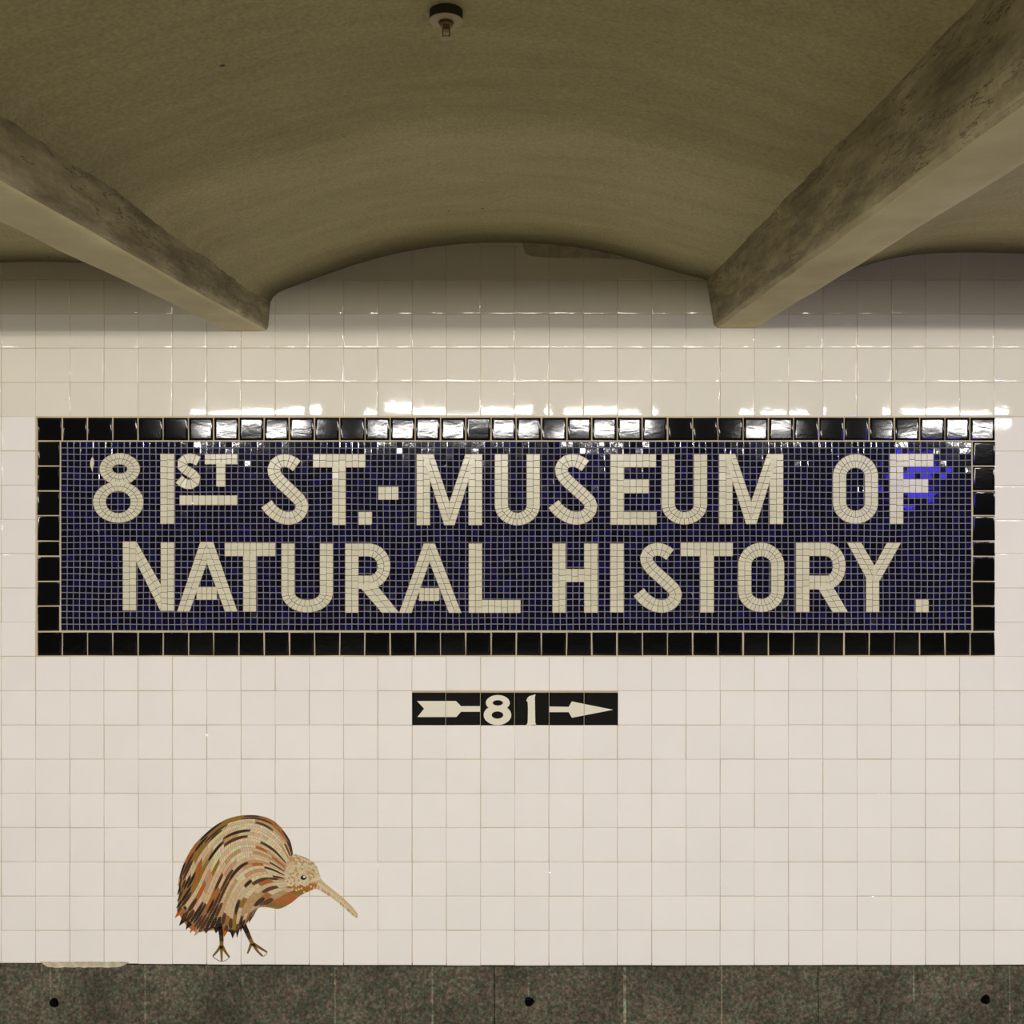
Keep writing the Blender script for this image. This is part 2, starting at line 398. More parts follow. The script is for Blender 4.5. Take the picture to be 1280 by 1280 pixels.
# ------------------------------------------------------------------ granite base course
def granite():
    t = TM(); H1 = 0.0046
    holes = [(68.6, 1252.5), (661.5, 1251.0), (1231.0, 1248.5)]
    xs = sorted({-400.0, 1760.0, *[float(x) for x in range(-380, 1750, 40)], *[h[0] - 10 for h in holes], *[h[0] + 10 for h in holes]})
    def top(x): return base_y(min(max(x, -100), 1400)) + 1.0
    W1 = (1, 1, 1)
    def quad(x0, ya, yb, x1, yc, yd):   # front face patch
        o = len(t.v)
        for q in ((x0, ya), (x0, yb), (x1, yd), (x1, yc)): t.v.append(W(q[0], q[1], H1))
        t.face([o, o + 1, o + 2, o + 3], W1)
    for a, b in zip(xs, xs[1:]):
        h = next((h for h in holes if abs((a + b) / 2 - h[0]) < 10.01), None)
        if h is None: quad(a, top(a), 1330, b, top(b), 1330); continue
        hx, hy = h
        if abs(a - (hx - 10)) > .01 or abs(b - (hx + 10)) > .01:   # a 40 grid line fell inside: handled once below
            continue
    for hx, hy in holes:
        a, b = hx - 10, hx + 10
        quad(a, top(a), hy - 10, b, top(b), hy - 10); quad(a, hy + 10, 1330, b, hy + 10, 1330)
        n = 24; o = len(t.v)
        for k in range(n):
            an = 2 * math.pi * k / n; c, s = math.cos(an), math.sin(an); m = max(abs(c), abs(s))
            rr = 6.0 * (1 + 0.07 * math.sin(3 * an + hx))
            t.v.append(W(hx + 10 * c / m, hy + 10 * s / m, H1)); t.v.append(W(hx + rr * c, hy + rr * s, H1)); t.v.append(W(hx + rr * c, hy + rr * s, -0.05))
        for k in range(n):
            j = (k + 1) % n
            t.face([o + 3 * j, o + 3 * j + 1, o + 3 * k + 1, o + 3 * k], W1)
            t.face([o + 3 * j + 1, o + 3 * j + 2, o + 3 * k + 2, o + 3 * k + 1], (.15, .15, .15))
    # top arris
    for a, b in zip(xs, xs[1:]):
        o = len(t.v)
        for q in (W(a, top(a), H1), W(b, top(b), H1), W(b, top(b), 0.0), W(a, top(a), 0.0)): t.v.append(q)
        t.face([o, o + 1, o + 2, o + 3], (.4, .4, .4))
    # upright joints between the slabs, some pale with mortar and some dark
    for x, k, y1 in ((-57, 1.7, 1330), (63.7, 1.5, 1248), (182, 1.7, 1330), (301, .8, 1330), (419, 1.8, 1330), (540.5, 2.0, 1330), (618, .35, 1330), (660, 1.8, 1244),
                     (780.5, 2.6, 1330), (901.5, 2.1, 1330), (1022, .5, 1330), (1141, 2.0, 1255), (1261, 2.0, 1330), (1380, 1.8, 1330)):
        o = len(t.v); wd = 1.0 if k < 2.5 else 1.6
        for q in ((x - wd, top(x)), (x - wd + .6, y1), (x + wd + .6, y1), (x + wd, top(x))): t.v.append(W(q[0], q[1], H1 + 0.0002))
        t.face([o, o + 1, o + 2, o + 3], (k * .95, k, k))
    return t, holes
t, holes = granite()
base = t.build('baseboard_back', M_GRANITE)
struct(base, 'dark speckled granite base course below the white tiles', 'baseboard')
for hx, hy in holes:
    n = 20; vs = []; fs = []
    for d, r in ((0.001, 6.6), (0.0, 6.6)): pass
    for k in range(n):
        a = 2 * math.pi * k / n; vs.append(W(hx + 6.6 * math.cos(a), hy + 6.6 * math.sin(a), -0.03)); 
    vs.append(W(hx, hy, -0.046))
    for k in range(n): fs.append([n, (k + 1) % n, k])
    h = mesh_obj('drill_hole', vs, fs, M_HOLE, base); h['label'] = 'black round drill hole'
# smear of pale mortar along the joint at the left
sm_pts = [(50, 1201)] + [(52 + i * 5, 1201.2 + random.uniform(-.3, .3)) for i in range(22)] + [(162, 1202)]
lo = [(160, 1203.5), (152, 1207.0)] + [(148 - i * 6, 1208.2 + random.uniform(-.8, .5)) for i in range(14)] + [(60, 1207), (54, 1203)]
ms = TM(); ms.plate(sm_pts + lo, 0.003, 0.0062, (1, 1, 1)); mo = ms.build('mortar_smear', M_MORTAR, base); mo['label'] = 'pale smear of mortar'

# ------------------------------------------------------------------ the name sign
SX0, SX1, SY0, SY1 = 47.4, 1243.2, 521.6, 819.6
FX0, FX1, FY0, FY1 = 77.0, 1213.6, 552.0, 788.0
sign = thing('mosaic_name_sign', 'long navy mosaic name sign with cream lettering and black tile border', 'sign', W((SX0 + SX1) / 2, SY1, 0.0))
bed = TM()
bed.plate([(SX0, SY0), (SX1, SY0), (SX1, SY1), (SX0, SY1)], 0.003, 0.0040, (0.165, 0.145, 0.092))
bed.build('grout_bed', M_GROUT, sign)
bd = TM()
BLK = (0.0028, 0.0028, 0.003)
def border_tile(x0, y0, x1, y1, top=False):
    tl = rnd_tilt(0.006)
    if top: tl = (random.gauss(0, 0.008), random.choice([-0.012, 0.0, 0.004, 0.01, 0.006]) + random.gauss(0, 0.004))
    j = [random.uniform(-.45, .45) for _ in range(8)]
    bd.tile([(x0 + j[0], y0 + j[1] * .5), (x1 + j[2], y0 + j[3] * .5), (x1 + j[4], y1 + j[5] * .5), (x0 + j[6], y1 + j[7] * .5)], 0.0036, 0.0058, 0.75, 0.7, 0.0005,
            vary(BLK, .3), tl, cushion=3.0)
for k in range(38):
    x0 = SX0 + k * (SX1 - SX0) / 38; x1 = SX0 + (k + 1) * (SX1 - SX0) / 38
    border_tile(x0, SY0, x1, FY0 - .8, True); border_tile(x0, FY1 + 1.5, x1, SY1)
ys = [FY0 - .5, 582.5, 613.7, 644.5, 676.2, 695.2, 726.5, 757.3, FY1 + 1]
for a, b in zip(ys, ys[1:]):
    border_tile(SX0, a, FX0 - 1, b); border_tile(FX1 + 1, a, SX1, b)
ob = bd.build('black_border', M_BLACK, sign); ob['label'] = 'glossy black square tile border'
# navy field
fl = TM(); NC, NR = 144, 30; cw = (FX1 - FX0) / NC; ch = (FY1 - FY0) / NR
def fwob(i, j): return noise.noise(Vector((i * .13, j * .13, 3.0))) * 0.9
grid = [[(FX0 + i * cw + (fwob(i, j) if 0 < i < NC else 0), FY0 + j * ch + (fwob(i + 50, j) if 0 < j < NR else 0)) for j in range(NR + 1)] for i in range(NC + 1)]
for i in range(NC):
    for j in range(NR):
        r = random.random()
        col = (0.003, 0.003, 0.011) if r < .45 else (0.004, 0.004, 0.021) if r < .88 else (0.006, 0.006, 0.045)
        fl.tile([grid[i][j], grid[i + 1][j], grid[i + 1][j + 1], grid[i][j + 1]], 0.0036, 0.0048, 0.52, 0.5, 0.0004, vary(col, .3), rnd_tilt(0.007, 0.028, 0.12))
fb = TM(); fb.plate([(FX0, FY0), (FX1, FY0), (FX1, FY1), (FX0, FY1)], 0.0036, 0.0042, (0.21, 0.205, 0.235))
fgo = fb.build('field_grout', M_GROUT, sign)
ob = fl.build('navy_field', M_BLUE, sign); ob['label'] = 'field of small navy blue glass tesserae'

CRM = (0.60, 0.56, 0.41)
class Glyph:
    def __init__(s, ox, oy, k=4.0): s.t = TM(); s.ox = ox; s.oy = oy; s.k = k; s.n = 0
    def p(s, x, y): return (s.ox + x / s.k, s.oy + y / s.k)
    def put(s, polys, clips=(), gap=0.23):
        lift = 0.00018 * s.n; s.n += 1
        for q in polys:
            for a, b, c in clips:
                q = clip(q, a, b, c)
                if len(q) < 3: break
            if len(q) < 3 or abs(area2(q)) / 2 < .8 * s.k ** 2 / 1.0 * .35: continue
            q = [s.p(*u) for u in q]
            qq = inset(ccw(clean(q)), -0.35) if len(clean(q)) > 2 else None
            if not qq: continue
            s.t.plate(qq, 0.0040, 0.0050 + lift, (0.47, 0.37, 0.21))
            s.t.tile(q, 0.0048, 0.0056 + lift, gap, 0.3, 0.0002, vary(CRM, .06), rnd_tilt(0.006, 0.02, 0.06))
    def rect(s, x0, y0, x1, y1, nx, ny, clips=()):
        s.quad((x0, y0), (x1, y0), (x1, y1), (x0, y1), nx, ny, clips)
    def quad(s, tl, tr, br, bl, nx, ny, clips=()):
        def bi(u, v):
            return tuple(tl[a] * (1 - u) * (1 - v) + tr[a] * u * (1 - v) + br[a] * u * v + bl[a] * (1 - u) * v for a in (0, 1))
        # break lines wander a little, as hand cut tesserae do
        V = [[(j + (random.uniform(-.12, .12) if 0 < j < ny else 0)) / ny for j in range(ny + 1)] for i in range(nx)]
        s.put([[bi(i / nx, V[i][j]), bi((i + 1) / nx, V[i][j]), bi((i + 1) / nx, V[i][j + 1]), bi(i / nx, V[i][j + 1])] for i in range(nx) for j in range(ny)], clips)
    def ring(s, cx, cy, ro, ri, a0, a1, n, rows=2, clips=()):
        out = []
        for r in range(rows):
            f0, f1 = r / rows, (r + 1) / rows
            R0 = [ri[k] + (ro[k] - ri[k]) * f0 for k in (0, 1)]; R1 = [ri[k] + (ro[k] - ri[k]) * f1 for k in (0, 1)]
            m = n if r else max(3, int(n * .8))
            for i in range(m):
                b0 = math.radians(a0 + (a1 - a0) * i / m); b1 = math.radians(a0 + (a1 - a0) * (i + 1) / m); bm = (b0 + b1) / 2
                P = lambda R, b: (cx + R[0] * math.cos(b), cy + R[1] * math.sin(b))
                out.append([P(R0, b0), P(R1, b0), P(R1, bm), P(R1, b1), P(R0, b1), P(R0, bm)])
        s.put(out, clips)
    def path(s, pts, hw, n, rows=2, clips=()):
        c = resample(catmull(pts, 10), n); N = []
        for i in range(len(c)):
            a, b = c[max(0, i - 1)], c[min(len(c) - 1, i + 1)]
            l = math.hypot(b[0] - a[0], b[1] - a[1]); N.append(((b[1] - a[1]) / l, -(b[0] - a[0]) / l))
        out = []
        for r in range(rows):
            o0 = -hw + 2 * hw * r / rows; o1 = -hw + 2 * hw * (r + 1) / rows
            for i in range(n):
                f = lambda k, o: (c[k][0] + N[k][0] * o, c[k][1] + N[k][1] * o)
                out.append([f(i, o0), f(i, o1), f(i + 1, o1), f(i + 1, o0)])
        s.put(out, clips)
    def done(s, name='letter', label=None):
        o = s.t.build(name, M_CREAM, sign)
        if label: o['label'] = label
        return o

# all four crops are 4x: (40,500) (320,500) (620,500) (930,500)
def A_(): return Glyph(40, 500)
def B_(): return Glyph(320, 500)
def C_(): return Glyph(620, 500)
def D_(): return Glyph(930, 500)
def XL(v): return (1, 0, v)      # keep x <= v
def XG(v): return (-1, 0, -v)    # keep x >= v
def YL(v): return (0, 1, v)
def YG(v): return (0, -1, -v)

def lab(ch): return 'cream mosaic letter ' + ch

# --- upper line
gl = A_(); gl.t.tile([gl.p(*q) for q in ((305, 283), (313, 295), (314, 322), (309, 340), (306, 362), (301, 345), (293, 325), (297, 300))], 0.004, 0.0056, 0.1, .3, .0002, CRM, (0, 0)); gl.done('chipped_tessera', 'chipped pale tessera shaped like an apostrophe')
gl = A_(); gl.ring(442, 345, (100, 78), (38, 24), 0, 360, 24); gl.ring(435, 510, (125, 102), (63, 56), 0, 360, 30); gl.done('numeral', 'cream mosaic numeral 8')
gl = A_(); gl.rect(646, 270, 713, 618, 2, 11); gl.done('numeral', 'cream mosaic numeral 1')
gl = A_(); gl.path([(834, 306), (815, 296), (785, 291), (757, 306), (752, 330), (775, 352), (803, 368), (822, 390), (815, 412), (790, 423), (760, 415), (738, 396)], 23, 14, 1); gl.done('letter', 'small raised cream mosaic letter S')
gl = A_(); gl.rect(925, 310, 968, 432, 1, 4); gl.rect(868, 272, 1028, 320, 6, 2); gl.done('letter', 'small raised cream mosaic letter T')
gl = A_(); gl.rect(742, 478, 1027, 524, 9, 1); gl.done('bar', 'cream mosaic bar under the raised letters')
S_TPL = [(172, 57), (145, 38), (115, 30), (84, 36), (62, 58), (60, 92), (85, 130), (125, 168), (165, 206), (195, 240), (198, 274), (177, 304), (142, 319), (100, 314), (62, 292), (38, 270), (22, 248)]
def big_s(gl, x, y, w=229.0, h=350.0):
    a, b = (w - 0) / 229.0, h / 350.0
    gl.path([(x + q[0] * a, y + q[1] * b) for q in S_TPL], 31, 26, 2)
gl = B_(); big_s(gl, 33, 272); gl.done('letter', lab('S'))
gl = B_(); gl.rect(384, 330, 449, 623, 2, 9); gl.rect(288, 272, 547, 336, 8, 2); gl.done('letter', lab('T'))
gl = B_(); gl.rect(515, 560, 580, 622, 2, 2); gl.done('full_stop', 'cream mosaic full stop')
gl = B_(); gl.rect(613, 435, 712, 497, 3, 2); gl.done('dash', 'cream mosaic dash')
def big_m(gl, x0, x1, y0, y1):
    w = x1 - x0; cx = (x0 + x1) / 2; q = (y1 - y0) / 351.0
    gl.rect(x0, y0, x0 + 65, y1, 2, 11); gl.rect(x1 - 66, y0, x1, y1, 2, 11)
    cl = [XL(cx), YG(y0), YL(y1)]; cr = [XG(cx), YG(y0), YL(y1)]
    gl.quad((cx - 139, y0 - 10), (cx - 84, y0 - 10), (cx + 40, y1 + 10), (cx - 22, y1 + 10), 2, 12, cl)
    gl.quad((cx + 84, y0 - 10), (cx + 139, y0 - 10), (cx + 22, y1 + 10), (cx - 40, y1 + 10), 2, 12, cr)
gl = B_(); big_m(gl, 805, 1130, 272, 624); gl.done('letter', lab('M'))
def big_u(gl, x0, x1, y0, y1, sw=64):
    cx = (x0 + x1) / 2; ro = (x1 - x0) / 2; cy = y1 - 100
    gl.rect(x0, y0, x0 + sw, cy, 2, 8); gl.rect(x1 - sw, y0, x1, cy, 2, 8)
    gl.ring(cx, cy, (ro, 100), (ro - sw, 40), 0, 180, 14)
gl = B_(); big_u(gl, 1195, 1418, 272, 625); gl.done('letter', lab('U'))
gl = C_(); big_s(gl, 265, 272, 240); gl.done('letter', lab('S'))
gl = C_(); gl.rect(572, 272, 637, 622, 2, 11); gl.rect(637, 272, 798, 335, 5, 2); gl.rect(637, 398, 762, 465, 4, 2); gl.rect(637, 560, 801, 622, 5, 2); gl.done('letter', lab('E'))
gl = C_(); big_u(gl, 828, 1053, 272, 621); gl.done('letter', lab('U'))
gl = D_(); big_m(gl, -125, 193, 271, 619); gl.done('letter', lab('M'))
def big_o(gl, x0, x1, y0, y1):
    cx = (x0 + x1) / 2; ro = (x1 - x0) / 2; ri = ro - 64; a = y0 + 112; b = y1 - 104
    gl.rect(x0, a, x0 + 64, b, 2, 5); gl.rect(x1 - 64, a, x1, b, 2, 5)
    gl.ring(cx, a, (ro, 112), (ri, 46), 180, 360, 15); gl.ring(cx, b, (ro, 104), (ri, 40), 0, 180, 15)
gl = D_(); big_o(gl, 443, 666, 272, 617); gl.done('letter', lab('O'))
gl = D_(); gl.rect(727, 270, 792, 618, 2, 11); gl.rect(792, 270, 942, 332, 5, 2); gl.rect(792, 397, 916, 462, 4, 2); gl.done('letter', lab('F'))
# --- lower line
gl = A_(); gl.rect(458, 708, 523, 1050, 2, 11); gl.rect(648, 712, 713, 1052, 2, 11)
gl.quad((452, 661), (487, 641), (712, 1039), (655, 1072), 2, 14, [XL(648), XG(523), YG(708), YL(1051), (220, -125, 220 * 523 - 125 * 700), (-247, 122, -247 * 523 + 122 * 808)])
gl.done('letter', lab('N'))
def big_a(gl, xl, xr, at, bt, y0, y1, cb0, cb1):
    cx = (at + bt) / 2; cl = [XL(cx), YG(y0), YL(y1)]; cr = [XG(cx), YG(y0), YL(y1)]
    gl.rect(cx - 50, cb0, cx + 50, cb1, 4, 2)
    gl.quad((at + 2, y0), (bt + 4, y0), (xl + 60, y1), (xl, y1), 2, 12, cl)
    gl.quad((at - 4, y0), (bt - 2, y0), (xr, y1), (xr - 60, y1), 2, 12, cr)
gl = A_(); big_a(gl, 730, 1028, 843, 910, 710, 1055, 935, 997); gl.done('letter', lab('A'))
gl = A_(); gl.rect(1059, 775, 1122, 1056, 2, 9); gl.rect(967, 715, 1218, 779, 8, 2); gl.done('letter', lab('T'))
gl = B_(); big_u(gl, 130, 386, 718, 1060); gl.done('letter', lab('U'))
def big_r(gl, x0, y0, y1, xr, arc_c, hy0, hy1, yb, leg):
    sw = 65
    gl.quad(*leg, 2, 5, [YL(y1)])
    my = (y0 + yb) / 2
    gl.ring(arc_c, my, (xr - arc_c, (yb - y0) / 2), (xr - arc_c - 62, (hy1 - hy0) / 2), -90, 90, 12)
    gl.rect(x0 + sw, y0, arc_c, hy0, max(2, round((arc_c - x0 - sw) / 32)), 2); gl.rect(x0 + sw, hy1, arc_c, yb, max(2, round((arc_c - x0 - sw) / 32)), 2)
    gl.rect(x0, y0, x0 + sw, y1, 2, 11)
gl = B_(); big_r(gl, 448, 718, 1061, 672, 566, 780, 878, 942, ((513, 925), (592, 910), (716, 1063), (632, 1063))); gl.done('letter', lab('R'))
gl = B_(); big_a(gl, 718, 1026, 838, 896, 718, 1062, 940, 1002); gl.done('letter', lab('A'))
gl = B_(); gl.rect(1065, 718, 1130, 1062, 2, 11); gl.rect(1130, 1000, 1322, 1062, 6, 2); gl.done('letter', lab('L'))
gl = C_(); gl.rect(283, 718, 347, 1061, 2, 11); gl.rect(441, 718, 507, 1061, 2, 11); gl.rect(347, 845, 441, 908, 3, 2); gl.done('letter', lab('H'))
gl = C_(); gl.rect(571, 718, 637, 1060, 2, 11); gl.done('letter', lab('I'))
gl = C_(); big_s(gl, 691, 716, 236, 345); gl.done('letter', lab('S'))
gl = C_(); gl.rect(1021, 775, 1087, 1060, 2, 9); gl.rect(923, 714, 1181, 779, 8, 2); gl.done('letter', lab('T'))
gl = D_(); big_o(gl, -30, 198, 714, 1058); gl.done('letter', lab('O'))
gl = D_(); big_r(gl, 258, 714, 1058, 505, 408, 778, 878, 945, ((362, 930), (434, 920), (516, 1060), (442, 1060))); gl.done('letter', lab('R'))
gl = D_(); gl.rect(608, 880, 672, 1058, 2, 6)
gl.quad((515, 714), (583, 714), (690, 900), (615, 900), 2, 7, [YG(714), (-180, -62, -180 * 640 - 62 * 905) if False else (1, 0, 660)])
gl.quad((712, 714), (780, 714), (676, 900), (610, 900), 2, 7, [(-1, 0, -642)]); gl.done('letter', lab('Y'))
gl = D_(); gl.rect(856, 997, 919, 1059, 2, 2); gl.done('full_stop', 'cream mosaic full stop')

# ------------------------------------------------------------------ direction sign: six tiles, 81 and an arrow
ds = thing('direction_tile_sign', 'small black tile sign reading 81 with white arrow pointing right', 'sign', W(644, 907, 0.0))
K = 1280 / 290.0
def Q(x, y): return (500 + x / K, 840 + y / K)
pn = TM(); xs = [514.8, 557.3, 600.5, 643.2, 686.3, 730.0, 772.8]
for a, b in zip(xs, xs[1:]):
    pn.tile([(a, 865.2), (b, 865.2), (b, 906.4), (a, 906.4)], 0.003, 0.0050, 0.32, 0.5, 0.0005, vary((0.003, 0.0028, 0.0026), .2), rnd_tilt(0.001), cushion=2.0)
ob = pn.build('tile_panel', M_INLAY, ds)
gb = TM(); gb.plate([(513.9, 864.2), (773.8, 864.2), (773.8, 907.6), (513.9, 907.6)], 0.0028, 0.0044, (0.42, 0.36, 0.23)); gb.build('grout_bed', M_GROUT, ds)
WHT = (0.72, 0.67, 0.54)
def inlay(name, label, polys):
    t = TM()
    for q in polys:
        for a, b in zip(xs, xs[1:]):
            r = [Q(*u) for u in q]
            r = clip(r, -1, 0, -(a + .35)); 
            if len(r) < 3: continue
            r = clip(r, 1, 0, b - .35)
            if len(r) < 3: continue
            t.plate(r, 0.0046, 0.0053, WHT)
    o = t.build(name, M_INLAY, ds); o['label'] = label
inlay('arrow_tail', 'white feathered arrow tail', [[(95, 158), (310, 158), (337, 186), (337, 217), (312, 246), (97, 246), (134, 200)], [(337, 186), (444, 186), (444, 217), (337, 217)]])
inlay('arrow_head', 'white arrow head with shaft', [[(822, 188), (930, 190), (930, 219), (822, 219)], [(930, 190), (948, 160), (1010, 173), (1175, 206), (1010, 238), (948, 250), (930, 219)]])
def ring_polys(cx, cy, ro, ri, n=36):
    out = []
    for i in range(n):
        a, b = 2 * math.pi * i / n, 2 * math.pi * (i + 1) / n
        out.append([(cx + ri[0] * math.cos(a), cy + ri[1] * math.sin(a)), (cx + ro[0] * math.cos(a), cy + ro[1] * math.sin(a)), (cx + ro[0] * math.cos(b), cy + ro[1] * math.sin(b)), (cx + ri[0] * math.cos(b), cy + ri[1] * math.sin(b))])
    return out
up = [clip(q, 0, 1, 197) for q in ring_polys(540, 168, (66, 43), (28, 15))]; dn = [clip(q, 0, -1, -197) for q in ring_polys(538, 235, (76, 55), (32, 20))]
inlay('numeral', 'white numeral 8', [q for q in up + dn if len(q) > 2])
inlay('numeral', 'white numeral 1', [[(697, 157), (703, 140), (716, 130), (748, 121), (744, 138), (745, 200), (746, 262), (705, 262), (706, 200), (704, 162)], [(705, 262), (746, 262), (746, 276), (751, 287), (720, 290), (697, 290), (704, 278)]])

# ------------------------------------------------------------------ kiwi mosaic: an own drawing of the bird, in small cut tesserae
kw = thing('kiwi_mosaic', 'brown kiwi bird mosaic with long pale beak low on the white wall', 'mosaic', W(300, 1200, 0.0))
KK = 5.12
def KP(x, y): return (210 + x / KK, 1000 + y / KK)
PAL = {'cream': (0.63, 0.54, 0.33), 'pale': (0.60, 0.43, 0.25), 'tan': (0.48, 0.29, 0.135), 'ochre': (0.27, 0.145, 0.018), 'orange': (0.42, 0.11, 0.008), 'brown': (0.075, 0.024, 0.008), 'dark': (0.018, 0.009, 0.005)}
G = [
 [(805, 352), (775, 240), (670, 125), (520, 92), (350, 132), (190, 262), (110, 390), (72, 500)],
 [(790, 372), (735, 260), (630, 165), (500, 140), (350, 190), (220, 320), (140, 470), (72, 612)],
 [(770, 395), (695, 290), (585, 220), (470, 215), (350, 270), (250, 400), (170, 560), (62, 708)],
 [(760, 420), (665, 340), (560, 290), (460, 290), (365, 360), (300, 480), (230, 640), (125, 805)],
 [(752, 450), (655, 390), (560, 360), (470, 380), (400, 450), (340, 560), (280, 690), (185, 845)],
 [(750, 480), (660, 440), (580, 430), (500, 460), (440, 520), (390, 610), (350, 720), (325, 820)],
 [(760, 505), (690, 500), (620, 500), (550, 530), (490, 590), (450, 660), (430, 760), (430, 850)],
 [(800, 545), (740, 560), (690, 570), (640, 592), (590, 632), (548, 680), (520, 730), (485, 805)],
 [(925, 566), (850, 607), (790, 655), (720, 690), (660, 686), (612, 662), (578, 690), (548, 742)]]
GC = [resample(catmull(q, 12), 60) for q in G]
def field(s, t):
    s = max(0, min(1, s)) * 8; i = min(7, int(s)); f = s - i
    t = max(0, min(1, t)) * 60; j = min(59, int(t)); u = t - j
    def at(c): return (c[j][0] + u * (c[j + 1][0] - c[j][0]), c[j][1] + u * (c[j + 1][1] - c[j][1]))
    a, b = at(GC[i]), at(GC[i + 1]); return (a[0] + f * (b[0] - a[0]), a[1] + f * (b[1] - a[1]))
rk = random.Random(7)
bt = TM(); ROWS = 30
plateau = [KP(*field(0, t / 60)) for t in range(61)] + [KP(*field(s / 24, 1)) for s in range(1, 25)] + [KP(*field(1, 1 - t / 60)) for t in range(1, 61)] + [KP(*field(1 - s / 24, 0)) for s in range(1, 24)]
bt.plate(plateau, 0.004, 0.0052, (0.26, 0.16, 0.075))
phase = [rk.random() for _ in range(ROWS)]
def pick(s, t, band):
    r = rk.random()
    if s < 0.07: tab = [('ochre', .35), ('orange', .6), ('tan', .8), ('brown', 1)] if .12 < t < .62 else [('dark', .55), ('brown', .9), ('orange', 1)]
    elif s > .93 and t < .6: tab = [('orange', .6), ('ochre', .9), ('brown', 1)]
    elif t > .86: tab = [('dark', .42), ('brown', .78), ('orange', .86), ('ochre', .94), ('tan', 1)]
    elif t > .56: tab = [('pale', .30), ('tan', .46), ('ochre', .58), ('brown', .78), ('dark', .92), ('orange', 1)]
    elif s > .84: tab = [('orange', .26), ('pale', .50), ('tan', .70), ('brown', .90), ('cream', 1)]
    else: tab = [('cream', .40), ('pale', .66), ('tan', .78), ('orange', .86), ('brown', .95), ('dark', 1)]
    for k, v in tab:
        if r < v: return k
    return 'tan'
for r in range(ROWS):
    s0, s1 = r / ROWS, (r + 1) / ROWS; t = -0.01 + rk.random() * .02; tend = 1.0 + rk.uniform(-.055, .045)
    while t < tend:
        flen = rk.uniform(.08, .24); col = pick((s0 + s1) / 2, t + flen / 2, r)
        dark = col in ('dark', 'brown', 'orange')
        e = min(t + flen, tend); dt = 0.0165; k = t
        while k < e - 1e-6:
            k2 = min(k + dt, e)
            # feather strokes taper to a point at both ends when they are dark
            def wd(x):
                u = (x - t) / max(1e-6, e - t); return (0.25 + 0.75 * math.sin(math.pi * min(1, max(0, u))) ** .5) if dark else 1.0
            a, b = wd(k), wd(k2); m = (s0 + s1) / 2; hw_ = (s1 - s0) / 2
            bt.tile([KP(*field(m - hw_ * a, k)), KP(*field(m + hw_ * a, k)), KP(*field(m + hw_ * b, k2)), KP(*field(m - hw_ * b, k2))], 0.0048, 0.0060, 0.13, 0.15, 0.0002, tuple(c * rk.uniform(.85, 1.15) for c in PAL[col]), (rk.gauss(0, .008), rk.gauss(0, .008)))
            k = k2
        t = e
# pointed tips of the tail feathers
def tip(a, b, c, col): bt.plate([KP(*a), KP(*b), KP(*c)], 0.004, 0.0058, PAL[col])
for s in [i / 17 for i in range(0, 17)]:
    p0, p1 = field(s, .97), field(s + 1 / 17, .97); e = field(s + .5 / 17, 1.0); q = field(s + .5 / 17, .93)
    dx, dy = e[0] - q[0], e[1] - q[1]; l = math.hypot(dx, dy) or 1; L = rk.uniform(14, 46)
    tip(p0, p1, (e[0] + dx / l * L, e[1] + dy / l * L), rk.choice(['dark', 'dark', 'brown', 'orange', 'tan', 'brown']))
ob = bt.build('plumage', M_BIRD, kw)
def inside(p, poly):
    r = False
    for i in range(len(poly)):
        a, b = poly[i - 1], poly[i]
        if (a[1] > p[1]) != (b[1] > p[1]) and p[0] < (b[0] - a[0]) * (p[1] - a[1]) / (b[1] - a[1]) + a[0]: r = not r
    return r
HEAD = catmull([(748, 440), (762, 385), (800, 350), (830, 349), (880, 364), (930, 398), (958, 438), (976, 492), (960, 540), (930, 566), (880, 588), (820, 572), (768, 530), (748, 490), (748, 440)], 8)[:-1]
ht = TM(); ht.plate([KP(*q) for q in HEAD], 0.004, 0.0056, (0.34, 0.25, 0.13))
stp = 12.5
for i in range(-4, 26):
    for j in range(-4, 26):
        a = .45; ux, uy = i * stp, j * stp
        c = (740 + ux * math.cos(a) - uy * math.sin(a) + 60, 330 + ux * math.sin(a) + uy * math.cos(a) - 40)
        q = []
        for du, dv in ((0, 0), (1, 0), (1, 1), (0, 1)):
            x, y = ux + du * stp, uy + dv * stp
            q.append((740 + x * math.cos(a) - y * math.sin(a) + 60, 330 + x * math.sin(a) + y * math.cos(a) - 40))
        m = (sum(u[0] for u in q) / 4, sum(u[1] for u in q) / 4)
        if not inside(m, HEAD): continue
        low = m[1] > 545 - (m[0] - 800) * .12 and m[0] > 780
        col = 'orange' if low and rk.random() < .75 else rk.choice(['cream', 'cream', 'pale', 'cream', 'tan'] if m[1] > 400 else ['tan', 'pale', 'tan', 'cream'])
        if low and col == 'orange' and rk.random() < .3: col = 'ochre'
        ht.tile([KP(*u) for u in q], 0.005, 0.0063, 0.1, .15, .0002, tuple(k * rk.uniform(.9, 1.1) for k in PAL[col]), (rk.gauss(0, .01), rk.gauss(0, .01)))
ht.build('head', M_BIRD, kw)
ey = TM()
ey.plate([KP(870 + 19 * math.cos(a), 491 + 15 * math.sin(a)) for a in [2 * math.pi * k / 18 for k in range(18)]], 0.005, 0.0066, (0.008, 0.008, 0.010))
ey.plate([KP(875 + 9 * math.cos(a), 486 + 6 * math.sin(a)) for a in [2 * math.pi * k / 12 for k in range(12)]], 0.006, 0.0069, (0.75, 0.72, 0.66))
o = ey.build('eye', M_BIRD, kw); o['label'] = 'black eye with a white glint'
TOPB = resample(catmull([(955, 470), (976, 496), (1005, 528), (1060, 572), (1120, 622), (1180, 680), (1216, 726)], 8), 34)
LOWB = resample(catmull([(930, 562), (960, 566), (995, 586), (1060, 628), (1130, 686), (1190, 738), (1212, 749)], 8), 34)
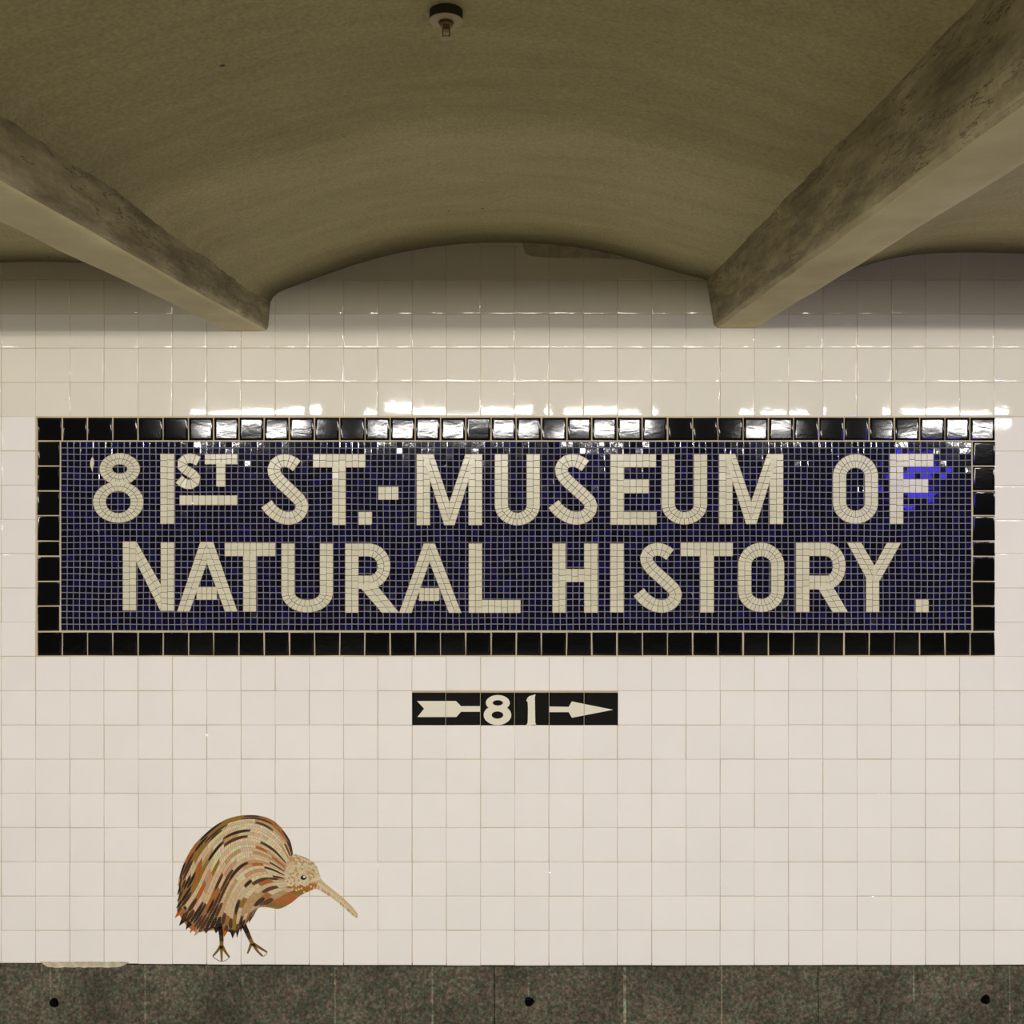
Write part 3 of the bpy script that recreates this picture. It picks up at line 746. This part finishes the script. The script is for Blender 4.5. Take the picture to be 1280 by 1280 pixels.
bk = TM(); bk.plate([KP(*q) for q in TOPB] + [KP(*q) for q in reversed(LOWB)], 0.004, 0.0055, (0.40, 0.30, 0.16))
for k in range(34):
    for r in range(3):
        f = lambda i, u: KP(TOPB[i][0] + u * (LOWB[i][0] - TOPB[i][0]), TOPB[i][1] + u * (LOWB[i][1] - TOPB[i][1]))
        col = ('pale' if r == 0 else 'cream' if r == 1 else rk.choice(['tan', 'cream', 'pale']))
        bk.tile([f(k, r / 3), f(k, (r + 1) / 3), f(k + 1, (r + 1) / 3), f(k + 1, r / 3)], 0.005, 0.0062, 0.06, .12, .0002, tuple(c * rk.uniform(.92, 1.1) for c in PAL[col]), (rk.gauss(0, .01), rk.gauss(0, .01)))
o = bk.build('beak', M_BIRD, kw); o['label'] = 'long pale curved beak'
def limb(t, pts, w0, w1, cols, n=None):
    n = n or max(3, int(len(pts) * 4)); c = resample(catmull(pts, 8), n)
    for i in range(n):
        a, b = c[i], c[i + 1]; l = math.hypot(b[0] - a[0], b[1] - a[1]); nx, ny = (b[1] - a[1]) / l, -(b[0] - a[0]) / l
        u, v = w0 + (w1 - w0) * i / n, w0 + (w1 - w0) * (i + 1) / n
        col = PAL[cols[min(len(cols) - 1, int(len(cols) * i / n))]]
        t.plate([KP(a[0] + nx * u, a[1] + ny * u), KP(b[0] + nx * v, b[1] + ny * v), KP(b[0] - nx * v, b[1] - ny * v), KP(a[0] - nx * u, a[1] - ny * u)], 0.004, 0.0058, tuple(k * rk.uniform(.8, 1.2) for k in col))
PAL['horn'] = (0.17, 0.10, 0.018)
for legp, toes, web in (([(332, 785), (342, 840), (346, 890), (345, 935)], [[(340, 930), (320, 960), (292, 992)], [(345, 930), (346, 980), (347, 1024)], [(350, 930), (372, 968), (396, 1000)]], [(288, 994), (312, 1014), (347, 1028), (378, 1018), (398, 1000)]),
                   ([(478, 775), (500, 820), (522, 870), (545, 918)], [[(536, 915), (525, 945), (512, 976)], [(545, 915), (575, 960), (608, 994)], [(550, 915), (590, 940), (636, 968)]], [(612, 997), (628, 984), (638, 970)])):
    lg = TM(); limb(lg, legp, 17, 11, ['dark', 'dark', 'brown', 'horn'], 12)
    leg = lg.build('leg', M_BIRD, kw)
    ft = TM()
    for tt in toes: limb(ft, tt, 10, 5, ['horn'], 6)
    limb(ft, web, 1.6, 1.6, ['horn'], 8)
    f = ft.build('foot', M_BIRD, kw); f.parent = leg

# ------------------------------------------------------------------ ceiling: three plaster vaults between concrete beams
BAYS = [
 [(-292, 420), (-284, 392), (-262, 374), (-200, 350), (-100, 334), (5, 328.5), (90, 328.5), (150, 335), (210, 347), (255, 366), (276, 388), (284, 402)],
 [(318, 410), (331, 394), (337, 381), (343, 370.5), (355, 363), (400, 346.5), (450, 329.5), (500, 316.5), (560, 307), (625, 303.5), (700, 307), (760, 317), (800, 327.5), (850, 342), (880, 349.5), (893, 360), (905, 385)],
 [(930, 400), (942, 380), (965, 366), (1000, 356), (1040, 345), (1077, 333.5), (1122, 322), (1170, 317), (1240, 316.5), (1320, 321), (1400, 336), (1470, 360), (1500, 385), (1510, 410)]]
YB = -4.6
vs, fs = [], []
ny = 150
for bay in BAYS:
    sec = resample(catmull(bay, 6), 70); o = len(vs); m = len(sec)
    for j in range(ny + 1):
        y = 0.004 + (YB - 0.004) * j / ny
        for k, (x, z) in enumerate(sec):
            p = W(x, z); p.y = y
            e = min(1, min(k, m - 1 - k) / 6)
            n = noise.noise(Vector((p.x * 2.2, y * 2.2, 1.0))) * 0.007 + noise.noise(Vector((p.x * 6, y * 9, 4.0))) * 0.0025
            step = 0.004 * (1 / (1 + math.exp((y + 1.0 + 0.03 * noise.noise(Vector((p.x * 3, 0, 9)))) / 0.012)))
            p.z += (n + step) * e * min(1, -y / .15 if y < 0 else 0)
            vs.append(p)
    for j in range(ny):
        for k in range(m - 1):
            fs.append([o + j * m + k, o + j * m + k + 1, o + (j + 1) * m + k + 1, o + (j + 1) * m + k])
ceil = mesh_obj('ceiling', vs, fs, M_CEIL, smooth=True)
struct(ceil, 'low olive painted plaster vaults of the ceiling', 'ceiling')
# slab above
def box(name, lo, hi, mat, **k):
    v = [(x, y, z) for x in (lo[0], hi[0]) for y in (lo[1], hi[1]) for z in (lo[2], hi[2])]
    f = [[0, 1, 3, 2], [4, 6, 7, 5], [0, 4, 5, 1], [2, 3, 7, 6], [0, 2, 6, 4], [1, 5, 7, 3]]
    return mesh_obj(name, v, f, mat, **k)
sl = box('ceiling_slab', (W(-420, 0).x, YB, CAMZ + 0.76), (W(1700, 0).x, 0.08, CAMZ + 0.86), M_CEIL)
sl.parent = ceil
def beam(xa, xb, xc, xd, ytop, ybot, seed, label):
    # xa..xd: top left, bottom left, bottom right, top right
    prof = [(xa, ytop), (xa + (xb - xa) * .5, ytop + (ybot - ytop) * .5), (xb - .6, ybot - 4), (xb + 2.5, ybot - .3), ((xb + xc) / 2, ybot), (xc - 2.5, ybot - .3), (xc + .6, ybot - 4), (xd + (xc - xd) * .5, ytop + (ybot - ytop) * .5), (xd, ytop)]
    prof = resample(prof, 34)
    v, f = [], []; N = 260; m = len(prof)
    for j in range(N + 1):
        y = 0.004 + (YB - 0.004) * j / N
        for k, (x, z) in enumerate(prof):
            p = W(x, z); p.y = y
            a = min(1.0, max(0, -y) / 0.12)
            q = Vector((k * .35 + seed, y * 6, seed))
            rough = noise.noise(q) * 0.0025 + noise.noise(Vector((k * .9, y * 22, seed))) * 0.0018 + noise.noise(Vector((seed, y * 1.3, 2))) * 0.005
            side = -1 if k < m * .33 else 1 if k > m * .66 else 0
            if side: p.x += side * rough * a
            else: p.z += (noise.noise(Vector((k * .3, y * 5, seed + 5))) * 0.004) * a
            v.append(p)
    for j in range(N):
        for k in range(m - 1):
            f.append([o_ for o_ in (j * m + k, (j + 1) * m + k, (j + 1) * m + k + 1, j * m + k + 1)])
    f.append(list(range(m)))
    b = mesh_obj('ceiling_beam', v, f, M_BEAM, smooth=True)
    return struct(b, label, 'beam')
beam(272, 281, 335, 341, 350, 414.5, 2.0, 'rough concrete ceiling beam on the left of the middle vault')
beam(881, 892.5, 948, 956, 338, 410.5, 7.0, 'rough concrete ceiling beam on the right of the middle vault')
beam(-332, -325, -270, -262, 350, 412, 12.0, 'concrete beam at the far end of the vault on the left')
beam(1492, 1502, 1558, 1566, 350, 412, 17.0, 'concrete beam at the far end of the vault on the right')
# unseen cross girder, added behind the viewer to shade the wall top
LINT = 0.480
gi = box('shade_girder', (W(-420, 0).x, -3.62, CAMZ + LINT), (W(1700, 0).x, -3.40, CAMZ + 0.80), M_BEAM)
struct(gi, 'added unseen concrete cross girder shading the wall top', 'beam')
# floor
flo = box('floor', (-4.2, -8.0, -0.12), (4.2, 0.08, 0.0), M_FLOOR)
struct(flo, 'grey concrete platform floor', 'floor')

# ------------------------------------------------------------------ sprinkler in the crown of the vault
spz = W(604, 304.0).z; spx = W(604, 0).x; spy = -1.505
# the plate hangs just under the plaster
sp = thing('fire_sprinkler', 'small sprinkler head on a round plate in the vaulted ceiling', 'sprinkler', Vector((spx, spy, spz)))
def lathe(name, prof, mat, par, n=28):
    v, f = [], []
    for r, z in prof:
        for k in range(n):
            a = 2 * math.pi * k / n; v.append(par.location + Vector((r * math.cos(a), r * math.sin(a), z)))
    for i in range(len(prof) - 1):
        for k in range(n):
            j = (k + 1) % n; f.append([i * n + k, i * n + j, (i + 1) * n + j, (i + 1) * n + k])
    f.append(list(range(n))[::-1]); f.append([(len(prof) - 1) * n + k for k in range(n)])
    return mesh_obj(name, v, f, mat, par)
lathe('shadow_cup', [(0.0258, 0.012), (0.0258, -0.0108), (0.0245, -0.0115), (0.02, -0.0115)], M_SHADOW_CUP, sp)  # added dark skirt, standing for the shadow around the plate
lathe('escutcheon', [(0.018, -0.0112), (0.0258, -0.0116), (0.0264, -0.0124), (0.0258, -0.0132), (0.019, -0.0142), (0.0125, -0.0148), (0.0125, -0.012)], M_SPRINK, sp)
bodyo = lathe('sprinkler_body', [(0.0105, -0.012), (0.0105, -0.019), (0.009, -0.0205), (0.009, -0.022), (0.0062, -0.0225), (0.0062, -0.028)], M_BRASS, sp)
for sgn in (-1, 1):
    v = []; 
    for (x, z) in ((.0048, -.0275), (.0064, -.0275), (.0058, -.036), (.0032, -.039), (.002, -.0375), (.0044, -.035)):
        for yy in (-.0013, .0013): v.append(sp.location + Vector((sgn * x, yy, z)))
    f = [[0, 2, 4, 6, 8, 10], [11, 9, 7, 5, 3, 1]] + [[2 * i, 2 * i + 1, (2 * i + 3) % 12, (2 * i + 2) % 12] for i in range(6)]
    mesh_obj('frame_arm', v, f, M_BRASS, sp)
lathe('deflector', [(0.003, -0.036), (0.0072, -0.0388), (0.0072, -0.0398), (0.003, -0.0405)], M_SPRINK, sp)

# ------------------------------------------------------------------ light: a row of fluorescent tubes across the platform and added side fills
def area(name, loc, size, sy, power, col, aim):
    l = bpy.data.lights.new(name, 'AREA'); l.shape = 'RECTANGLE'; l.size = size; l.size_y = sy; l.energy = power; l.color = col
    o = bpy.data.objects.new(name, l); C.objects.link(o); o.location = loc
    o.rotation_euler = (Vector(aim) - Vector(loc)).to_track_quat('-Z', 'Y').to_euler()
    return o
LD = 5.6; LH = 0.44
kx = S * (DIST + LD) / DIST
for a, b in ((245, 395), (470, 665), (705, 800), (935, 1005), (1120, 1255)):
    x = ((a + b) / 2 - VX) * kx; wdt = (b - a) * kx
    area('fluorescent_or_fill', (x, -LD, CAMZ + LH), wdt, 0.075, wdt * 0.075 * 690, (1.0, 0.965, 0.925), (x, 0, CAMZ + LH - 4.2))
for a, b in ((-780, -140), (1400, 2040)):  # side fills added to brighten the wall, clear of the visible reflections
    x = ((a + b) / 2 - VX) * kx; wdt = (b - a) * kx
    area('fluorescent_or_fill', (x, -LD, CAMZ + LH), wdt, 0.075, wdt * 0.075 * 690, (1.0, 0.965, 0.925), (x * .6, 0, CAMZ + LH - 4.2))
# violet signal lamp down the platform
bl = area('signal_lamp', (2.24, -2.5, CAMZ - 0.03), 0.2, 0.2, 2.9, (0.07, 0.05, 1.0), (1.2, 0, CAMZ + 0.1))
wd = bpy.data.worlds.new('station'); bpy.context.scene.world = wd; wd.use_nodes = True
bg = wd.node_tree.nodes['Background']; bg.inputs[0].default_value = (1.0, 0.9, 0.7, 1); bg.inputs[1].default_value = 0.05

# ------------------------------------------------------------------ camera
cam = bpy.data.cameras.new('camera'); co = bpy.data.objects.new('camera', cam); C.objects.link(co)
co.location = (0, -DIST, CAMZ); co.rotation_euler = (math.pi / 2, 0, 0)
cam.sensor_width = 36; cam.sensor_fit = 'HORIZONTAL'
cam.lens = 36 * DIST / (1280 * S)
cam.shift_x = -10 / 1280.0; cam.shift_y = -50 / 1280.0
cam.clip_start = 0.01
sc = bpy.context.scene; sc.camera = co
sc.view_settings.view_transform = 'Standard'; sc.view_settings.look = 'None'
sc.view_settings.exposure = 0; sc.view_settings.gamma = 1
sc.cycles.use_denoising = True
